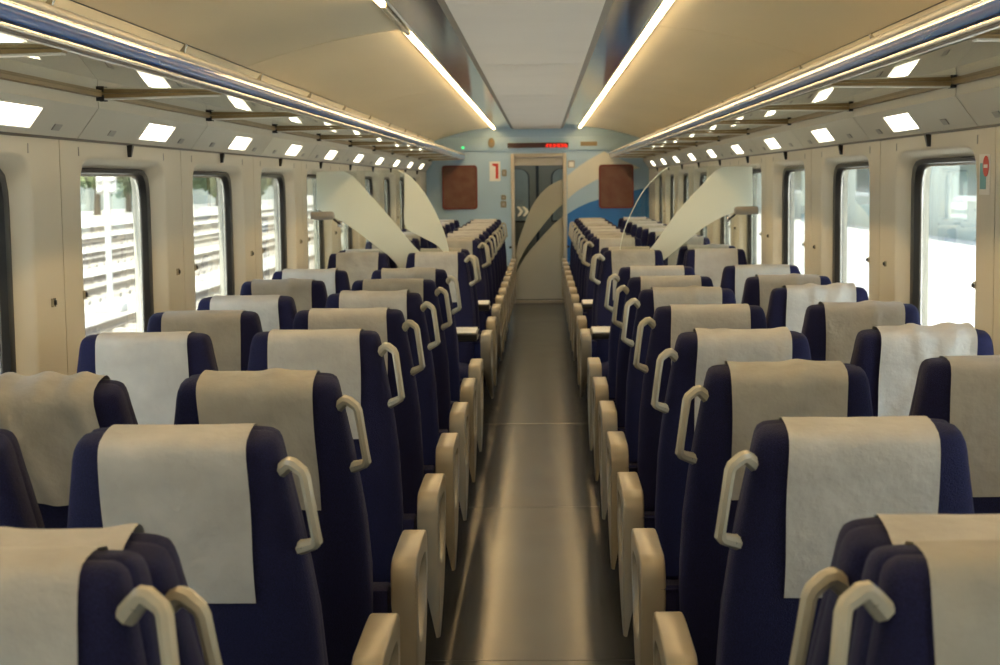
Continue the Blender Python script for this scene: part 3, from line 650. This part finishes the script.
for ri, (face, yc, tg) in enumerate(ROWS):
    for ci, (sgn, pos) in enumerate(((-1, 'aisle'), (-1, 'window'), (1, 'aisle'), (1, 'window'))):
        if ri < 2 and pos == 'window': continue          # out of the frame
        nom = NOM if ri < 9 else FARL
        if face == 'away':
            yr = yc+BL*math.sin(nom); rz = 0.0; target = tg[ci] if tg else yc
            lean = math.asin(max(0.05, min(0.42, (yr-target)/BL)))
            if not tg: lean += math.radians(rnd.uniform(-2.0, 3.0))
        else:
            lean = math.radians(6) if ri == 0 else nom; yr = yc-BL*math.sin(lean); rz = math.pi
        label = 'navy %s seat %s of the aisle, %s row from camera, facing %s' % (pos, SIDE[sgn], ORD[ri], 'away' if face == 'away' else 'the camera')
        s = thing('train_seat', label, 'seat', (XS[(sgn, pos)], yr, 0), rz, 'train seats in pairs along the aisle')
        link('seat_cushion', scush_me, s); link('pedestal', ped_me, s)
        bk = link('backrest', shell_me, s, (0, 0, PIV)); bk.rotation_euler = (lean, 0, 0)
        link('back_cushion', cush_me, bk)
        cl = CLOTHS[rnd.randrange(len(CLOTHS))]
        if ri == 3 and (sgn, pos) == (-1, 'window'): cl = CLOTH_CRUMPLED
        if ri in (4, 6) and (sgn, pos) == (1, 'window'): cl = CLOTH_CREASED
        if ri == 2: cl = CLOTHS[0]
        hc = link('head_cover', cl, bk); hc['label'] = 'greyish white cloth head cover'
        if pos == 'aisle':
            sg = -sgn if face == 'away' else sgn          # aisle side in the seat's own frame
            h = link('grab_handle', (H_ME if face == 'away' else HF_ME)[sg], bk); h['label'] = 'pale grey plastic grab handle'
            [link('screw', q, bk, (0, 0, 0) if face == 'away' else (0, 0.03+0.0495*2, 0)) for q in SC_ME[sg]]
            ar = link('armrest', A_ME[sg], s); ar['label'] = 'beige plastic loop armrest'
            off = (0.605-0.292) if sgn < 0 else (0.612-0.310)
            ar.location = (sg*(off-0.299), 0, 0)
            link('arm_light_blocker', BLOCKER_ME[sg], s)

# ------------------------------------------------------------------ folding tables in the facing bays
for (y0, y1), lb in (((8.88, 9.24), 'nearer'), ((11.00, 11.36), 'farther')):
    for sgn in (-1, 1):
        t = thing('bay_table', 'white topped table with black edge, %s of the aisle, %s bay' % (SIDE[sgn], lb), 'table', (0, 0, 0), 0, 'bay tables')
        xa, xb = sgn*0.33, sgn*1.40
        MB().box(xa, xb, y0+0.012, y1-0.012, 0.695, 0.704, 0.003).obj('table_top', M_TABLE, t)
        MB().box(xa-sgn*0.006, xb, y0, y1, 0.662, 0.696, 0.006).obj('black_edge', M_BLACK, t)
        MB().box(sgn*0.50, sgn*0.55, (y0+y1)/2-0.03, (y0+y1)/2+0.03, 0.56, 0.663, 0.005).obj('bracket', M_HANDLE, t)
        MB().box(sgn*0.505, sgn*0.545, (y0+y1)/2-0.025, (y0+y1)/2+0.025, 0.0, 0.562, 0.005).obj('leg', M_DARKM, t)

# ------------------------------------------------------------------ glass partitions
YP = 10.19
for sgn in (-1, 1):
    t = thing('glass_partition', 'curved glass partition with frosted sweep across the %s seats' % SIDE[sgn], 'partition', (0, YP, 0), 0, 'glass partitions')
    edge = curve([(0.86, 1.625), (0.80, 1.585), (0.70, 1.48), (0.62, 1.34), (0.565, 1.20), (0.54, 1.05), (0.53, 0.80), (0.53, 0.10)])
    E = [edge(i/28) for i in range(29)]
    poly = [(sgn*1.405, 0.10), (sgn*1.405, 1.625)]+[(sgn*x, z) for x, z in E]
    MB().prism(poly, 'y', -0.004, 0.004).obj('glass_panel', M_CLEAR, t, smooth=0)
    MB().tube([(sgn*x, 0, z) for x, z in E], 0.0028, 6).obj('polished_edge', M_GEDGE, t)
    def band(name, P0, P1):
        f0, f1 = curve(P0), curve(P1)
        pts = [px(*f0(i/16), YP-0.005) for i in range(17)]+[px(*f1(1-i/16), YP-0.005) for i in range(17)]
        MB().prism([(max(-1.40, min(1.40, x)), min(z, 1.622)) for x, z in pts], 'y', -0.0062, -0.0042).obj(name, M_FROST, t, smooth=0)
    if sgn < 0:
        band('frosted_band', [(316.5, 172), (346, 171.5), (372, 197), (394, 222), (414, 246), (430, 262)], [(316.5, 209), (330, 215), (352, 228), (376, 246), (392, 259), (410, 280)])
        band('frosted_crescent', [(404.5, 172), (414, 180), (426, 195), (437, 215), (446, 238), (449, 258)], [(404.5, 172.5), (404.5, 200), (405, 226), (420, 236), (438, 246), (448, 258.2)])
    else:
        band('frosted_band', [(752.5, 167), (721, 167.5), (700, 187), (677, 212), (660, 236), (645, 256)], [(752.5, 207), (742, 210), (722, 217), (703, 228), (688, 240), (664, 260)])
    z = 1.345
    MB().tube([(sgn*1.405, -0.10, z), (sgn*1.33, -0.10, z), (sgn*1.275, -0.10, z), (sgn*1.262, -0.10, z), (sgn*1.256, -0.10, z)], [0.026, 0.027, 0.027, 0.022, 0.010], 14).obj('padded_arm', M_GREY, t)
    MB().tube([(sgn*1.27, -0.10, z-0.015), (sgn*1.255, -0.06, z-0.035), (sgn*1.235, -0.012, z-0.055)], 0.007, 8).obj('clamp_rod', M_DARKM, t)
    MB().box(sgn*1.22, sgn*1.25, -0.014, -0.0063, z-0.075, z-0.04, 0.002).obj('clamp', M_STEEL, t)
    MB().box(sgn*0.53, sgn*1.405, -0.012, 0.012, 0.0, 0.10, 0.004).obj('foot_rail', M_DARKM, t)

# ------------------------------------------------------------------ outside
g = MB().box(-160, -1.75, -60, 420, -1.25, -1.15).obj('ground_left', M_BALLAST); struct(g, 'bright sunlit ballast ground beside the train', 'ground')
g = MB().box(1.75, 11.6, -40, 420, -1.25, -0.20).obj('ground_platform', M_PAVE); struct(g, 'bright sunlit paved platform beside the train', 'ground')
g = MB().box(11.6, 160, -60, 420, -1.25, -0.6).obj('ground_right', M_PAVE); struct(g, 'pale ground beyond the platform', 'ground')
slp_me = MB().box(-1.25, 1.25, -0.12, 0.12, 0, 0.10, 0.02).mesh('sleeper', M_SLEEPER)
rail_me = MB().prism([(-0.065, 0.10), (0.065, 0.10), (0.065, 0.12), (0.015, 0.14), (0.015, 0.21), (0.036, 0.225), (0.036, 0.255), (-0.036, 0.255), (-0.036, 0.225), (-0.015, 0.21), (-0.015, 0.14), (-0.065, 0.12)], 'y', 5, 330).mesh('rail', M_RAIL, 0)
for i, X in enumerate((-7.2, -11.6, -16.2, -21.0, -27.0)):
    t = thing('railway_track', 'rusty railway track, %s from the left windows' % ORD[i], 'track', (X, 0, -1.15), 0, 'railway tracks outside')
    for dx in (-0.72, 0.72): link('rail', rail_me, t, (dx, 0, 0))
    sl = MB()
    for k in range(150): sl.box(-1.25, 1.25, 12+0.9*k, 12.24+0.9*k, 0, 0.10)
    so = sl.obj('sleepers', M_SLEEPER, t, smooth=0); so['kind'] = 'stuff'
MB_k = MB().box(-5.2, -4.9, 5, 200, -1.15, -0.85).obj('kerb', M_PAVE); struct(MB_k, 'concrete kerb beside the nearest outside track', 'kerb')
# signal mast
t = thing('signal_mast', 'pale mast with cross of white lamps standing among the tracks', 'signal', (-9.35, 34.5, -1.15))
MB().tube([(0, 0, 0), (0, 0, 2.75)], 0.07, 10).obj('pole', M_MAST, t)
MB().box(-0.22, 0.22, -0.05, 0.05, 2.55, 3.0, 0.02).obj('lamp_plate', M_GREY, t)
for dx in (-0.13, 0.13):
    for z in (2.66, 2.89): MB().prism([(dx+0.06*math.cos(k*math.pi/6), z+0.06*math.sin(k*math.pi/6)) for k in range(12)], 'y', -0.09, -0.05).obj('lamp_lens', M_WHITE, t, smooth=0)
MB().box(-0.3, 0.3, -0.3, 0.3, 0, 0.18, 0.03).obj('footing', M_PAVE, t)
# trees along the left horizon
def tree(X, Y, h, r, m, label, seed):
    rn = random.Random(seed); t = thing('tree', label, 'tree', (X, Y, -1.15), 0, 'trees beyond the tracks')
    MB().tube([(0, 0, 0), (0.1, 0, h*0.3), (0.0, 0.1, h*0.6)], [0.35, 0.25, 0.12], 8).obj('trunk', M_BARK, t)
    mb = MB()
    for k in range(420):
        a, b = rn.uniform(0, 6.283), rn.uniform(-1, 1); rad = r*(0.55+0.5*rn.random()); q = math.sqrt(1-b*b)
        c = Vector((rad*q*math.cos(a), rad*q*math.sin(a), h*0.60+rad*b*0.85)); u = Vector((rn.gauss(0, 1), rn.gauss(0, 1), rn.gauss(0, 1))).normalized(); v = u.orthogonal().normalized(); w = r*0.17
        o = len(mb.v); mb.v += [tuple(c+u*w), tuple(c+v*w*0.7), tuple(c-u*w), tuple(c-v*w*0.7)]; mb.f.append((o, o+1, o+2, o+3))
    f = mb.obj('foliage', m, t, smooth=0); f['kind'] = 'stuff'
rt = random.Random(3); TL = ['nearest', 'second', 'third', 'fourth', 'fifth', 'sixth', 'seventh', 'eighth', 'ninth', 'farthest']
for i in range(10):
    tree(-46+rt.uniform(-3, 4), 110+i*15+rt.uniform(-3, 3), rt.uniform(7.5, 11), rt.uniform(3.6, 4.8), (M_LEAF, M_LEAF2)[i % 2], '%s leafy tree in the line beyond the tracks' % TL[i], 50+i)
wl_ = MB().box(-52.5, -52, 60, 330, -1.15, 1.6).obj('boundary_wall', M_BUILD); tag(wl_, 'long pale boundary wall behind the line of trees', 'wall')
# station building on the right
t = thing('station_building', 'long pale station building beyond the platform on the right', 'building', (12.0, 0, -0.6))
MB().box(0, 8, 10, 300, 0, 6.5).obj('wall', M_BUILD, t); MB().box(-1.6, 8.3, 9, 301, 6.5, 6.8).obj('roof', M_ROOFSH, t)
wnm = MB().box(-0.03, 0.02, 0, 2.2, 1.6, 4.4).mesh('window', M_BGLASS, 0); wfm = MB().box(-0.06, 0, -0.1, 2.3, 1.45, 1.6).mesh('sill', M_WHITE, 0)
for k in range(22):
    w = link('window', wnm, t, (0, 14+7.5*k, 0)); link('sill', wfm, w)
